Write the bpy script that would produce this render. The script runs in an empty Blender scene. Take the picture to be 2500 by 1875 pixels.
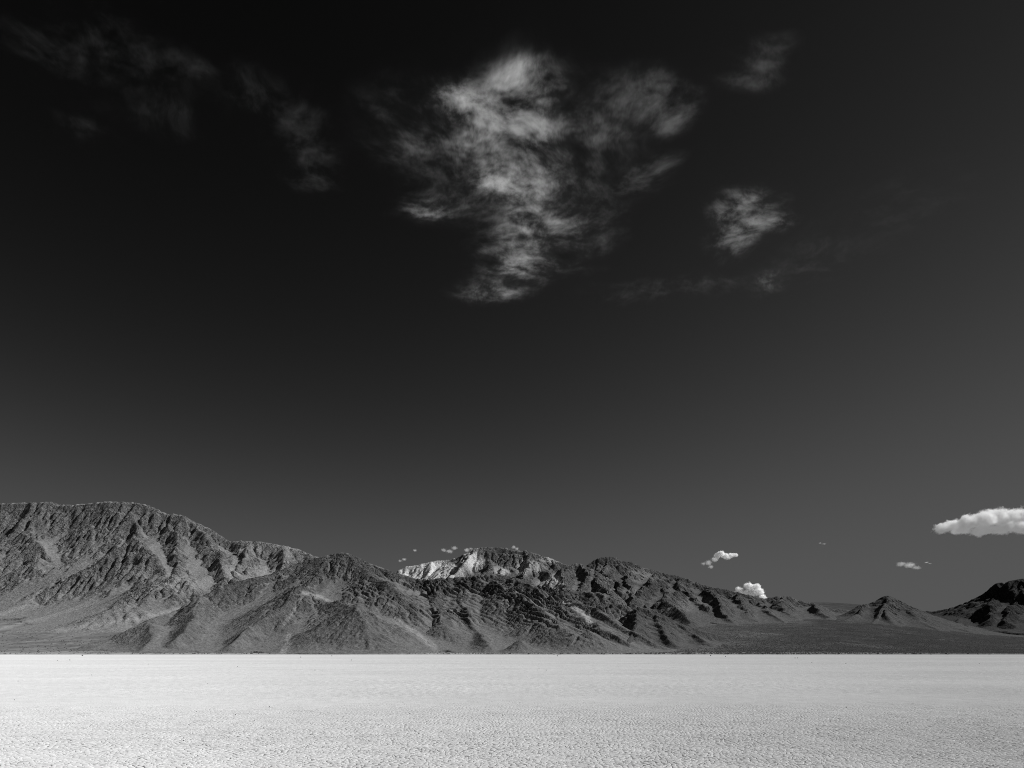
import bpy, math, random
import numpy as np

# ------------------------------------------------------------------ camera / light
F = 1667.0            # focal length in photograph pixels (2500 wide)
CX, HY, CAMH = 1250.0, 1595.5, 1.6
sc = bpy.context.scene
cam_d = bpy.data.cameras.new('camera'); cam = bpy.data.objects.new('camera', cam_d)
sc.collection.objects.link(cam); sc.camera = cam
cam.location = (0, 0, CAMH); cam.rotation_euler = (math.radians(90), 0, 0)
cam_d.sensor_width = 36; cam_d.lens = 36 * F / 2500
cam_d.shift_y = (HY - 937.5) / 2500
cam_d.clip_start = 0.1; cam_d.clip_end = 200000

SUN_AZ, SUN_EL = math.radians(81), math.radians(42)      # clockwise from the view direction (+Y)
w = bpy.data.worlds.new('World'); sc.world = w; w.use_nodes = True
nt = w.node_tree; nt.nodes.clear()
sky = nt.nodes.new('ShaderNodeTexSky'); sky.sky_type = 'NISHITA'; sky.sun_disc = False
sky.sun_elevation = SUN_EL; sky.sun_rotation = SUN_AZ
sky.altitude = 1100; sky.air_density = 1.0; sky.dust_density = 0.0; sky.ozone_density = 1.0
# black-and-white film behind a red filter: only the red light of the sky counts, with the film's contrast
sep = nt.nodes.new('ShaderNodeSeparateColor'); nt.links.new(sky.outputs[0], sep.inputs[0])
SKY_GAMMA, SKY_GAIN, SKY_SHOULDER = 3.6, 0.074, 0.95
pw = nt.nodes.new('ShaderNodeMath'); pw.operation = 'POWER'; pw.inputs[1].default_value = SKY_GAMMA
nt.links.new(sep.outputs[0], pw.inputs[0])
gn = nt.nodes.new('ShaderNodeMath'); gn.operation = 'MULTIPLY'; gn.inputs[1].default_value = SKY_GAIN
nt.links.new(pw.outputs[0], gn.inputs[0])
sh_ = nt.nodes.new('ShaderNodeMath'); sh_.operation = 'MULTIPLY_ADD'; sh_.inputs[1].default_value = 1 / SKY_SHOULDER; sh_.inputs[2].default_value = 1.0
nt.links.new(gn.outputs[0], sh_.inputs[0])
dv = nt.nodes.new('ShaderNodeMath'); dv.operation = 'DIVIDE'; nt.links.new(gn.outputs[0], dv.inputs[0]); nt.links.new(sh_.outputs[0], dv.inputs[1])
bg = nt.nodes.new('ShaderNodeBackground'); bg.inputs[1].default_value = 0.1
nt.links.new(dv.outputs[0], bg.inputs[0])
wo = nt.nodes.new('ShaderNodeOutputWorld'); nt.links.new(bg.outputs[0], wo.inputs[0])

sl = bpy.data.lights.new('sun', 'SUN'); sl.energy = 5.0; sl.angle = math.radians(0.5); sl.color = (1, 1, 1)
so = bpy.data.objects.new('sun', sl); sc.collection.objects.link(so)
sd = (math.sin(SUN_AZ) * math.cos(SUN_EL), math.cos(SUN_AZ) * math.cos(SUN_EL), math.sin(SUN_EL))
import mathutils
so.rotation_euler = mathutils.Vector(sd).to_track_quat('Z', 'Y').to_euler()
sc.view_settings.view_transform = 'Standard'; sc.view_settings.look = 'None'
sc.view_settings.exposure = 0.0; sc.view_settings.gamma = 1.0
sc.cycles.max_bounces = 40; sc.cycles.volume_bounces = 40; sc.cycles.diffuse_bounces = 2
sc.cycles.volume_max_steps = 256
sc.cycles.use_denoising = True; sc.cycles.denoising_prefilter = 'NONE'; sc.cycles.denoising_input_passes = 'RGB_ALBEDO_NORMAL'
sc.cycles.pixel_filter_type = 'BLACKMAN_HARRIS'; sc.cycles.filter_width = 1.0
sc.cycles.use_adaptive_sampling = True; sc.cycles.adaptive_threshold = 0.008; sc.cycles.adaptive_min_samples = 48

# ------------------------------------------------------------------ helpers
rng = np.random.default_rng(7)
def W(px, py, d):
    return ((px - CX) / F * d, d, CAMH + (HY - py) / F * d)

_perm = rng.permutation(4096)
_ang = rng.random(4096) * 2 * np.pi
_gx, _gy = np.cos(_ang), np.sin(_ang)
def perlin(x, y, seed=0):
    xi = np.floor(x).astype(np.int64); yi = np.floor(y).astype(np.int64)
    fx = x - xi; fy = y - yi
    u = fx * fx * fx * (fx * (fx * 6 - 15) + 10); v = fy * fy * fy * (fy * (fy * 6 - 15) + 10)
    def g(a, b, dx, dy):
        h = _perm[(_perm[(a + seed * 131) & 4095] + b) & 4095]
        return _gx[h] * dx + _gy[h] * dy
    n00 = g(xi, yi, fx, fy); n10 = g(xi + 1, yi, fx - 1, fy)
    n01 = g(xi, yi + 1, fx, fy - 1); n11 = g(xi + 1, yi + 1, fx - 1, fy - 1)
    a = n00 + u * (n10 - n00); b = n01 + u * (n11 - n01)
    return (a + v * (b - a)) * 1.5
def fbm(x, y, o=4, seed=0, gain=0.5):
    s = 0; a = 1.0; t = 0
    for i in range(o):
        s = s + a * perlin(x * 2 ** i + 17.3 * i, y * 2 ** i - 9.1 * i, seed + i); t += a; a *= gain
    return s / t
def ridged(x, y, o=4, seed=0, gain=0.5):
    s = 0; a = 1.0; t = 0
    for i in range(o):
        s = s + a * (1 - np.abs(perlin(x * 2 ** i + 3.7 * i, y * 2 ** i + 11.9 * i, seed + i)) * 2); t += a; a *= gain
    return s / t
def sstep(a, b, x):
    t = np.clip((x - a) / (b - a), 0, 1); return t * t * (3 - 2 * t)

def mesh_np(name, V, faces, mat, smooth=True, attrs=None, parent=None, link=True):
    """V (n,3), faces (m,k) -> one mesh object"""
    me = bpy.data.meshes.new(name)
    V = np.ascontiguousarray(V, dtype=np.float32); faces = np.ascontiguousarray(faces, dtype=np.int32)
    m, k = faces.shape
    me.vertices.add(len(V)); me.vertices.foreach_set('co', V.ravel())
    me.loops.add(m * k); me.loops.foreach_set('vertex_index', faces.ravel())
    me.polygons.add(m); me.polygons.foreach_set('loop_start', np.arange(0, m * k, k, dtype=np.int32))
    try: me.polygons.foreach_set('loop_total', np.full(m, k, dtype=np.int32))
    except Exception: pass
    if attrs is not None:
        for an, arr in attrs.items():
            a = me.attributes.new(an, 'FLOAT_COLOR', 'POINT')
            c = np.ones((len(V), 4), dtype=np.float32); c[:, :arr.shape[1]] = arr
            a.data.foreach_set('color', c.ravel())
    me.update(calc_edges=True)
    me.polygons.foreach_set('use_smooth', np.full(m, smooth, dtype=bool))
    me.materials.append(mat)
    if not link: return me
    o = bpy.data.objects.new(name, me); sc.collection.objects.link(o)
    if parent: o.parent = parent
    return o
def grid_faces(nr, nc, keep=None):
    i = np.arange(nr * nc).reshape(nr, nc)
    f = np.stack([i[:-1, :-1], i[:-1, 1:], i[1:, 1:], i[1:, :-1]], -1).reshape(-1, 4)
    if keep is not None:
        kk = (keep[:-1, :-1] | keep[:-1, 1:] | keep[1:, 1:] | keep[1:, :-1]).ravel(); f = f[kk]
    return f
def compact(V, f, *arrs):
    u, inv = np.unique(f.ravel(), return_inverse=True)
    return (V[u], inv.reshape(f.shape)) + tuple(a[u] for a in arrs)
def tag(o, label=None, cat=None, group=None, kind=None):
    if label: o['label'] = label
    if cat: o['category'] = cat
    if group: o['group'] = group
    if kind: o['kind'] = kind
    return o

# ------------------------------------------------------------------ materials
class NB:
    def __init__(s, name):
        s.m = bpy.data.materials.new(name); s.m.use_nodes = True; s.t = s.m.node_tree
        s.t.nodes.clear(); s.out = s.n('ShaderNodeOutputMaterial')
    def n(s, typ, **kw):
        n = s.t.nodes.new(typ)
        for k, v in kw.items(): setattr(n, k, v)
        return n
    def set(s, sock, v):
        if hasattr(v, 'is_output') or isinstance(v, bpy.types.NodeSocket): s.t.links.new(v, sock)
        else: sock.default_value = v
    def math(s, op, a, b=None, c=None, clamp=False):
        n = s.n('ShaderNodeMath', operation=op, use_clamp=clamp); s.set(n.inputs[0], a)
        if b is not None: s.set(n.inputs[1], b)
        if c is not None: s.set(n.inputs[2], c)
        return n.outputs[0]
    def vm(s, op, a, b=None, c=None):
        n = s.n('ShaderNodeVectorMath', operation=op); s.set(n.inputs[0], a)
        if b is not None: s.set(n.inputs[1], b)
        if c is not None: s.set(n.inputs[2], c)
        return n.outputs['Value'] if op in ('DOT_PRODUCT', 'LENGTH', 'DISTANCE') else n.outputs[0]
    def noise(s, vec, scale, detail=4, rough=0.55, dist=0.0):
        n = s.n('ShaderNodeTexNoise'); s.set(n.inputs['Vector'], vec); n.inputs['Scale'].default_value = scale
        n.inputs['Detail'].default_value = detail; n.inputs['Roughness'].default_value = rough
        n.inputs['Distortion'].default_value = dist
        return n.outputs[0]
    def mr(s, v, a, b, c=0.0, d=1.0, smooth=True):
        n = s.n('ShaderNodeMapRange', interpolation_type='SMOOTHSTEP' if smooth else 'LINEAR')
        s.set(n.inputs[0], v); n.inputs[1].default_value = a; n.inputs[2].default_value = b
        s.set(n.inputs[3], c); s.set(n.inputs[4], d)
        return n.outputs[0]
    def mix(s, f, a, b):      # float mix
        n = s.n('ShaderNodeMix', data_type='FLOAT'); s.set(n.inputs[0], f); s.set(n.inputs[2], a); s.set(n.inputs[3], b)
        return n.outputs[0]
    def pos(s): return s.n('ShaderNodeNewGeometry').outputs['Position']
    def surf(s, val, rough=0.95, bump=None, dist=1.0, strength=1.0, spec=0.1, drough=0.4):
        b = s.n('ShaderNodeBsdfPrincipled'); s.set(b.inputs['Base Color'], val) if not isinstance(val, float) else s.set(b.inputs['Base Color'], (val, val, val, 1))
        b.inputs['Roughness'].default_value = rough; b.inputs['Diffuse Roughness'].default_value = drough; b.inputs['Specular IOR Level'].default_value = spec
        if bump is not None:
            k = s.n('ShaderNodeBump'); k.inputs['Strength'].default_value = strength; k.inputs['Distance'].default_value = dist
            s.set(k.inputs['Height'], bump); s.t.links.new(k.outputs[0], b.inputs['Normal'])
        s.t.links.new(b.outputs[0], s.out.inputs['Surface'])
        return s.m

def rock_material(name, dark, mid, talus, pale=0.5, scale=1.0, rough_px=1.0, bump=1.0):
    b = NB(name); p = b.pos()
    at = b.n('ShaderNodeAttribute', attribute_name='rock'); sepn = b.n('ShaderNodeSeparateColor'); b.t.links.new(at.outputs['Color'], sepn.inputs[0])
    tal, band, pal = sepn.outputs[0], sepn.outputs[1], sepn.outputs[2]
    crag = at.outputs['Alpha']
    big = b.noise(p, 0.006 * scale, 5, 0.6)
    fine = b.noise(p, 0.09 * scale, 4, 0.7)
    spk = b.noise(p, 0.25 * scale, 2, 0.6)
    base = b.mix(b.mr(big, 0.36, 0.64), mid * 0.9, mid * 1.15)
    base = b.mix(tal, base, talus)
    base = b.mix(b.math('MULTIPLY', crag, 0.85), base, dark)
    base = b.mix(b.math('MULTIPLY', band, 0.75), base, mid * 1.6)
    base = b.mix(pal, base, pale)
    con = b.mix(crag, 0.45, 0.95)                       # broken rock is patchier than scree
    con = b.mix(b.math('MULTIPLY', pal, 0.85), con, 0.12)
    sp = b.math('MULTIPLY_ADD', b.mr(fine, 0.3, 0.7, -0.36, 0.36), con, 1.0)
    sp2 = b.math('MULTIPLY_ADD', b.mr(spk, 0.34, 0.66, -0.34, 0.34), con, 1.0)
    base = b.math('MULTIPLY', base, b.math('MULTIPLY', sp, sp2))
    h = b.math('ADD', b.math('MULTIPLY', fine, 11.0 / scale), b.math('MULTIPLY', spk, 5.5 / scale))
    amp = b.mix(pal, b.mix(crag, 0.35 * bump, 1.05 * bump), 0.4 * bump)
    return b.surf(base, 0.95, b.math('MULTIPLY', h, amp), dist=rough_px, spec=0.05)

M = {}
M['left'] = rock_material('grey_granite', 0.15, 0.195, 0.22, 0.36, 0.75)
M['front'] = rock_material('folded_limestone', 0.085, 0.145, 0.18, 0.42, 1.0, bump=0.8)
M['mid'] = rock_material('pale_peak_rock', 0.11, 0.16, 0.18, 0.68, 0.6)
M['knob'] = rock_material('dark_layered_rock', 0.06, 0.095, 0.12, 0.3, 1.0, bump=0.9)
M['right'] = rock_material('cloud_shade_painted_rock', 0.03, 0.05, 0.065, 0.3, 0.6)  # cloud shade over the right mountain is painted into this dark rock colour
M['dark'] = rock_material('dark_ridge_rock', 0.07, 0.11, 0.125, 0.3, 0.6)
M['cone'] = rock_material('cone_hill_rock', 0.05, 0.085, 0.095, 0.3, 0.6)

b = NB('playa_mud'); p = b.pos()
st = b.n('ShaderNodeMapping'); b.t.links.new(p, st.inputs[0]); st.inputs['Scale'].default_value = (0.15, 1, 1)
n1 = b.noise(st.outputs[0], 0.02, 4, 0.6); n2 = b.noise(p, 1.3, 4, 0.6); n3 = b.noise(p, 0.12, 3, 0.6)
col = b.math('MULTIPLY', b.mr(n1, 0.3, 0.7, 0.66, 0.76), b.math('MULTIPLY', b.mr(n2, 0.3, 0.7, 0.95, 1.05), b.mr(n3, 0.3, 0.7, 0.95, 1.04)))
v = b.n('ShaderNodeTexVoronoi', feature='DISTANCE_TO_EDGE'); b.t.links.new(p, v.inputs['Vector']); v.inputs['Scale'].default_value = 9
hb = b.math('ADD', b.math('MULTIPLY', b.mr(v.outputs[0], 0, 0.12), 0.006), b.math('MULTIPLY', b.noise(p, 7, 3), 0.01))
M['playa'] = b.surf(col, 0.95, hb, dist=1.0, strength=0.8, spec=0.1, drough=0.7)

b = NB('fan_gravel'); p = b.pos()
at = b.n('ShaderNodeAttribute', attribute_name='rock'); sepn = b.n('ShaderNodeSeparateColor'); b.t.links.new(at.outputs['Color'], sepn.inputs[0])
n1 = b.noise(p, 0.012, 5, 0.6)
mpf = b.n('ShaderNodeMapping'); b.t.links.new(p, mpf.inputs[0]); mpf.inputs['Scale'].default_value = (1, 0.16, 1); n2 = b.noise(mpf.outputs[0], 0.16, 4, 0.75)
base = b.mix(sepn.outputs[0], 0.043, 0.165)            # dark shrubby gravel with cloud shade painted in -> pale bajada
base = b.mix(sepn.outputs[2], base, 0.5)            # silt along the shore
base = b.math('MULTIPLY', base, b.math('MULTIPLY', b.mr(n1, 0.3, 0.7, 0.8, 1.25), b.mr(n2, 0.32, 0.68, 0.6, 1.4)))
M['fan'] = b.surf(base, 0.95, b.noise(p, 0.3, 4, 0.6), dist=0.6, spec=0.05)
b = NB('shrub_leaves'); M['shrub'] = b.surf(b.mr(b.noise(b.pos(), 0.4, 2), 0.3, 0.7, 0.03, 0.075), 0.9, spec=0.05)
b = NB('dark_stone'); M['stone'] = b.surf(b.mr(b.noise(b.pos(), 9, 4), 0.3, 0.7, 0.035, 0.08), 0.85, b.noise(b.pos(), 25, 3), dist=0.02)

# ------------------------------------------------------------------ erosion
def erode(H, res, n, steps=70, batches=6, seed=1, cap=5.0, er=0.35, dep=0.25):
    """vectorised rain-drop erosion; returns new H and a flow map"""
    r = np.random.default_rng(seed); ny, nx = H.shape
    Z = (H / res).ravel().copy(); flow = np.zeros(ny * nx)
    for bt in range(batches):
        x = r.random(n) * (nx - 3) + 1; y = r.random(n) * (ny - 3) + 1
        dx = np.zeros(n); dy = np.zeros(n); sp = np.ones(n); wat = np.ones(n); sed = np.zeros(n)
        for s in range(steps):
            ix = x.astype(np.int64); iy = y.astype(np.int64); fx = x - ix; fy = y - iy
            i0 = iy * nx + ix
            a, c, d, e = Z[i0], Z[i0 + 1], Z[i0 + nx], Z[i0 + nx + 1]
            gx = (c - a) * (1 - fy) + (e - d) * fy; gy = (d - a) * (1 - fx) + (e - c) * fx
            h0 = a * (1 - fx) * (1 - fy) + c * fx * (1 - fy) + d * (1 - fx) * fy + e * fx * fy
            dx = dx * 0.15 - gx * 0.85; dy = dy * 0.15 - gy * 0.85
            L = np.sqrt(dx * dx + dy * dy) + 1e-6; dx /= L; dy /= L
            x2 = np.clip(x + dx, 1, nx - 2.01); y2 = np.clip(y + dy, 1, ny - 2.01)
            jx = x2.astype(np.int64); jy = y2.astype(np.int64); ux = x2 - jx; uy = y2 - jy; j0 = jy * nx + jx
            h1 = Z[j0] * (1 - ux) * (1 - uy) + Z[j0 + 1] * ux * (1 - uy) + Z[j0 + nx] * (1 - ux) * uy + Z[j0 + nx + 1] * ux * uy
            dh = h1 - h0
            c_ = np.maximum(-dh, 0.01) * sp * wat * cap
            up = dh > 0
            dpz = np.where(up, np.minimum(dh, sed), np.where(sed > c_, (sed - c_) * dep, 0))
            erz = np.where((~up) & (sed <= c_), np.minimum((c_ - sed) * er, -dh), 0)
            amt = (dpz - erz) * 0.5
            sed = sed - (dpz - erz)
            idx = np.concatenate([i0, i0 + 1, i0 + nx, i0 + nx + 1])
            wt = np.concatenate([(1 - fx) * (1 - fy), fx * (1 - fy), (1 - fx) * fy, fx * fy])
            Z += np.clip(np.bincount(idx, wt * np.tile(amt, 4), minlength=ny * nx), -0.05, 0.05)
            flow += np.bincount(i0, wat, minlength=ny * nx)
            sp = np.sqrt(np.maximum(sp * sp - dh * 1.2, 0.02)); sp = np.minimum(sp, 3.0); wat *= 0.985
            x, y = x2, y2
    return Z.reshape(ny, nx) * res, flow.reshape(ny, nx)
def blur(A, k=1):
    for _ in range(k):
        P = np.pad(A, 1, mode='edge')
        A = (P[:-2, 1:-1] + P[2:, 1:-1] + P[1:-1, :-2] + P[1:-1, 2:] + 4 * P[1:-1, 1:-1]) / 8
    return A

# ------------------------------------------------------------------ fan (bajada) base height
def shore(x):
    return 1100 + 22 * perlin(x / 420.0, x * 0 + 3.3, 5) + 4 * perlin(x / 60.0, x * 0 + 7.1, 6)
def fan_h(X, Y):
    d = np.maximum(Y - shore(X), -20)
    u = CX + X / np.maximum(Y, 1) * F
    s = 0.088 + 0.037 * (1 - sstep(400, 1100, u)) - 0.047 * sstep(2000, 2600, u)
    dp = np.maximum(d, 0)
    return 1.2 * sstep(0, 6, d) + s * dp * dp / (dp + 260) + np.where(d < 0, d * 0.03, 0) + 1.4 * sstep(30, 300, d) * fbm(X / 90, Y / 160, 3, 41)

# ------------------------------------------------------------------ mountains
def seg_field(X, Y, pts, k, L):
    H = np.full(X.shape, -1e6)
    for (p0, p1) in zip(pts[:-1], pts[1:]):
        ax, ay, az = p0; bx, by, bz = p1
        vx, vy = bx - ax, by - ay; q = vx * vx + vy * vy + 1e-6
        t = np.clip(((X - ax) * vx + (Y - ay) * vy) / q, 0, 1)
        d = np.hypot(X - ax - t * vx, Y - ay - t * vy)
        H = np.maximum(H, az + t * (bz - az) - k * d / (1 + d / L))
    return H
def smax(a, b, r):
    h = np.clip(0.5 + 0.5 * (a - b) / r, 0, 1)
    return b + (a - b) * h + r * h * (1 - h)

def build_mountain(name, mat, sky_pts, spurs, box, res, k=0.62, L=1500, warp=22, rough=1.0, seed=1, drops=30000,
                   batches=6, strata=None, pale=None, ribs=(0, 140), sky_range=None, micro=1.6, label=None, sink=0.5, smooth_r=10, ero=1.0, apron=36, craggy=0.05):
    """sky_pts: skyline [(px,py,depth)], spurs: [([(px,py,depth)..], slope)]"""
    x0, x1, y0, y1 = box
    nx = int((x1 - x0) / res) + 1; ny = int((y1 - y0) / res) + 1
    xs = x0 + np.arange(nx) * res; ys = y0 + np.arange(ny) * res
    X, Y = np.meshgrid(xs, ys)
    wx = X + warp * fbm(X / 150, Y / 150, 3, seed) ; wy = Y + warp * fbm(X / 150 + 40, Y / 150, 3, seed + 3)
    main = [W(*q) for q in sky_pts]
    H = seg_field(wx, wy, main, k, L)
    for pts, kk in spurs:
        H = smax(H, seg_field(wx, wy, [W(*q) for q in pts], kk, L), smooth_r)
    B = fan_h(X, Y)
    rel = np.clip((H - B) / 120, 0, 1)
    H = H + rough * rel * (22 * (ridged(X / 170, Y / 170, 5, seed + 9, 0.6) - 0.45) + 6 * fbm(X / 45, Y / 45, 3, seed + 20))
    if ribs[0]:
        ux = X + 0.25 * ribs[1] * 2 * fbm(X / 260, Y / 260, 3, seed + 33) + 0.22 * (Y - y0) * perlin(X / 500, Y / 900, seed + 35)
        mid = np.clip((H - B) / 60, 0, 1)
        H = H + ribs[0] * mid * (ridged(ux / ribs[1], Y / 900, 2, seed + 34, 0.45) - 0.6)
    H0 = H.copy()
    H = smax(H, B - 2, apron); H0 = H.copy()
    H, flow = erode(H, res, drops, batches=batches, seed=seed)
    H = H0 * (1 - ero) + H * ero
    H = np.where(H0 < B - 1.99, H0, H)
    H = blur(H, 1)
    fl = np.log1p(blur(flow, 1)); fl = (fl - np.percentile(fl[rel > 0.05], 50)) / (np.percentile(fl[rel > 0.05], 99) - np.percentile(fl[rel > 0.05], 50))
    fl = np.clip(fl, 0, 1)
    slope = np.hypot(*np.gradient(H, res))
    rock = sstep(0.38, 0.7, slope + 0.35 * fbm(X / 60, Y / 60, 3, seed + 31)) * (1 - 0.8 * sstep(0.35, 0.8, fl)) * rel
    band = np.zeros_like(H)
    if strata is not None:
        hs, bd, amp = strata(X, Y, H, seed)
        H = H + hs * rel * amp; band = bd * rel
    # craggy rock relief
    H = H + rock * micro * (3.2 * ridged(X / 24, Y / 24, 3, seed + 50) - 1.4 + 1.6 * fbm(X / 7.5, Y / 7.5, 2, seed + 60))
    # trim the crest so that its profile is the one in the photograph
    tx = np.array([q[0] for q in main]); o = np.argsort(tx); tx = tx[o]
    tz = np.array([(HY - q[1]) for q in sky_pts])[o]; td = np.array([q[2] for q in sky_pts])[o]
    cols = CX + xs * 0
    for it in range(3):
        ang = (H - CAMH) / Y * F
        u = CX + X / Y * F
        lo, hi = u.min(), u.max(); nb = int((hi - lo) / 6) + 1
        bi = ((u - lo) / 6).astype(int)
        mx = np.full(nb, -1e9); np.maximum.at(mx, bi.ravel(), ang.ravel())
        pxs = np.array([q[0] for q in sky_pts]); oo = np.argsort(pxs)
        cu = lo + (np.arange(nb) + 0.5) * 6
        want = np.interp(cu, pxs[oo], np.array([HY - q[1] for q in sky_pts])[oo])
        ratio = np.clip(want / np.maximum(mx, 5), 0.7, 1.4)
        ins = (cu >= pxs.min()) & (cu <= pxs.max())
        dep = np.interp(cu, pxs[oo], np.array([q[2] for q in sky_pts])[oo])
        cx = (cu - CX) / F * dep
        rx = np.where(ins, ratio, 1.0)
        s = np.interp(xs, cx, rx)
        g = np.exp(-0.5 * (np.arange(-6, 7) / 2.0) ** 2); g /= g.sum()
        s = np.convolve(np.pad(s, 6, mode='edge'), g, mode='valid')
        H = np.where(H > B, B + (H - B) * s[None, :], H)
    keep = H > B - sink
    nz = fbm(X / 55, Y / 90, 4, seed + 37, 0.6)
    crag = sstep(0.0, 0.28, nz + craggy + 0.9 * (slope - 0.62) - 0.5 * sstep(0.2, 0.7, fl)) * rel
    pl = pale(X, Y, H, seed) if pale is not None else np.zeros_like(H)
    tal = np.clip(0.85 * sstep(0.25, 0.85, fl) + 0.5 * (1 - sstep(0.3, 0.62, slope)) , 0, 1) * (1 - 0.4 * rock)
    V = np.stack([X, Y, H], -1).reshape(-1, 3)
    A = np.stack([tal, band, pl, crag], -1).reshape(-1, 4)
    f = grid_faces(ny, nx, keep)
    V, f, A = compact(V, f, A)
    ob = mesh_np(name, V, f, mat, True, {'rock': A})
    tag(ob, label, kind='structure')
    return ob

def ln(pts, d0, d1):
    """pixel polyline with depth running evenly from d0 to d1"""
    n = len(pts)
    return [(p[0], p[1], d0 + (d1 - d0) * i / (n - 1)) for i, p in enumerate(pts)]

# --- left mountain
skyL = ln([(-700, 1330), (-450, 1265), (-250, 1240), (-100, 1230)], 2900, 3000)[:-1] + ln(
    [(-100, 1230), (0, 1229), (72, 1226), (127, 1225), (145, 1231), (174, 1232), (231, 1227), (260, 1224), (327, 1226), (362, 1233), (385, 1242), (408, 1255),
     (434, 1254), (454, 1260), (477, 1274), (506, 1286), (535, 1304), (564, 1322), (608, 1320), (643, 1323), (695, 1332), (730, 1341), (762, 1354), (800, 1368), (880, 1400), (980, 1440)], 3000, 2900)
spL = [(ln([(-250, 1240), (-230, 1330), (-180, 1440), (-150, 1530)], 2960, 2250), 0.7),
       (ln([(-60, 1229), (-40, 1310), (20, 1380), (40, 1470), (30, 1520)], 2980, 2250), 0.75),
       (ln([(72, 1227), (62, 1300), (112, 1345), (105, 1420), (120, 1470)], 2990, 2350), 0.78),
       (ln([(255, 1229), (203, 1310), (180, 1360), (165, 1420), (190, 1475)], 2980, 2350), 0.78),
       (ln([(301, 1230), (275, 1330), (235, 1385), (238, 1420)], 2980, 2480), 0.8),
       (ln([(327, 1228), (333, 1313), (289, 1400), (270, 1450)], 2970, 2350), 0.8),
       (ln([(333, 1313), (405, 1379), (420, 1410)], 2650, 2400), 0.8),
       (ln([(408, 1256), (434, 1330), (440, 1385)], 2970, 2500), 0.78),
       (ln([(480, 1276), (535, 1345), (550, 1400)], 2960, 2500), 0.75),
       (ln([(608, 1321), (590, 1370), (560, 1420)], 2920, 2500), 0.72),
       (ln([(700, 1334), (690, 1380), (660, 1430)], 2900, 2500), 0.7),
       (ln([(376, 1410), (428, 1402), (492, 1450), (520, 1475)], 2380, 2150), 0.6),
       (ln([(250, 1500), (304, 1469), (345, 1490), (380, 1515)], 1980, 1900), 0.5)]
def washes(u, v, n):
    m = np.zeros_like(u)
    for pts in ([(-60, 1552), (0, 1536), (120, 1505), (240, 1468)], [(140, 1540), (220, 1527), (330, 1511), (440, 1487)], [(0, 1500), (60, 1480), (100, 1440)]):
        for (p, q) in zip(pts[:-1], pts[1:]):
            vx, vy = q[0] - p[0], q[1] - p[1]
            t = np.clip(((u - p[0]) * vx + (v - p[1]) * vy) / (vx * vx + vy * vy), 0, 1)
            m = np.maximum(m, sstep(1.4, 0.3, np.hypot(u - p[0] - t * vx, v - p[1] - t * vy) / 4.5 - n * 0.9))
    return m
def paleL(X, Y, H, s):
    u = CX + X / Y * F; v = HY - (H - CAMH) / Y * F
    n = fbm(X / 60, Y / 60, 4, s + 71)
    m = 0.4 * washes(u, v, n)
    for (cx, cy, rx, ry, a) in [(440, 1425, 70, 26, .45), (560, 1395, 50, 22, .4), (340, 1400, 40, 25, .3), (690, 1345, 120, 25, .35), (640, 1400, 60, 25, .5)]:
        m = np.maximum(m, a * sstep(1.2, 0.4, np.hypot((u - cx) / rx, (v - cy) / ry) - n * 0.9))
    return m
build_mountain('left_mountain', M['left'], skyL, spL, (-3400, 100, 1500, 3500), 5.0, k=1.12, L=2600, ribs=(9, 150), warp=24, seed=11, drops=42000, batches=10, pale=paleL, micro=2.3,
               label='broad grey craggy mountain at the left, tallest in view')

# --- front folded hill
skyF = ln([(185, 1594), (217, 1566), (249, 1559), (307, 1538), (362, 1512), (434, 1489), (492, 1455), (535, 1431), (608, 1412), (658, 1402), (695, 1387), (736, 1370), (779, 1360),
           (802, 1354), (828, 1349), (846, 1349), (869, 1357), (889, 1365), (907, 1376), (947, 1390), (976, 1400), (1019, 1413), (1040, 1414), (1092, 1409), (1135, 1407), (1167, 1401),
           (1200, 1401), (1230, 1402), (1275, 1414), (1304, 1426), (1349, 1435), (1379, 1436), (1409, 1442), (1453, 1446), (1474, 1447), (1513, 1466), (1543, 1486), (1600, 1510), (1680, 1545)], 1250, 1750)
skyF = [(p[0], p[1], 1240 + 560 * min(1, max(0, (p[0] - 185) / 560)) - 250 * max(0, (p[0] - 1230) / 450)) for p in skyF]
spF = [(ln([(802, 1358), (779, 1396), (745, 1427), (724, 1436), (687, 1482), (614, 1526), (560, 1570)], 1790, 1200), 0.62),
       (ln([(724, 1434), (800, 1465), (875, 1477)], 1560, 1370), 0.55),
       (ln([(640, 1588), (762, 1529), (797, 1514), (840, 1484), (875, 1477), (905, 1488), (933, 1508), (1034, 1558), (1092, 1589)], 1270, 1310), 0.62),
       (ln([(875, 1477), (900, 1530), (905, 1588)], 1290, 1140), 0.6),
       (ln([(846, 1352), (900, 1400), (960, 1440), (1010, 1490)], 1790, 1480), 0.5),
       (ln([(1150, 1407), (1125, 1470), (1165, 1540), (1190, 1575)], 1790, 1200), 0.5),
       (ln([(1167, 1403), (1250, 1450), (1330, 1500), (1400, 1545)], 1790, 1230), 0.5),
       (ln([(1250, 1408), (1330, 1452), (1430, 1508), (1540, 1570)], 1770, 1250), 0.52),
       (ln([(1360, 1437), (1440, 1480), (1520, 1525), (1610, 1570)], 1700, 1280), 0.55),
       (ln([(1092, 1411), (1060, 1470), (1080, 1520)], 1790, 1400), 0.5),
       (ln([(1400, 1556), (1436, 1532), (1470, 1552), (1500, 1570)], 1240, 1230), 0.6),
       (ln([(1255, 1575), (1270, 1561), (1290, 1575)], 1190, 1185), 0.6),
       (ln([(492, 1458), (470, 1510), (430, 1560)], 1500, 1230), 0.6),
       (ln([(362, 1514), (370, 1560), (350, 1585)], 1350, 1180), 0.55)]
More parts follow.
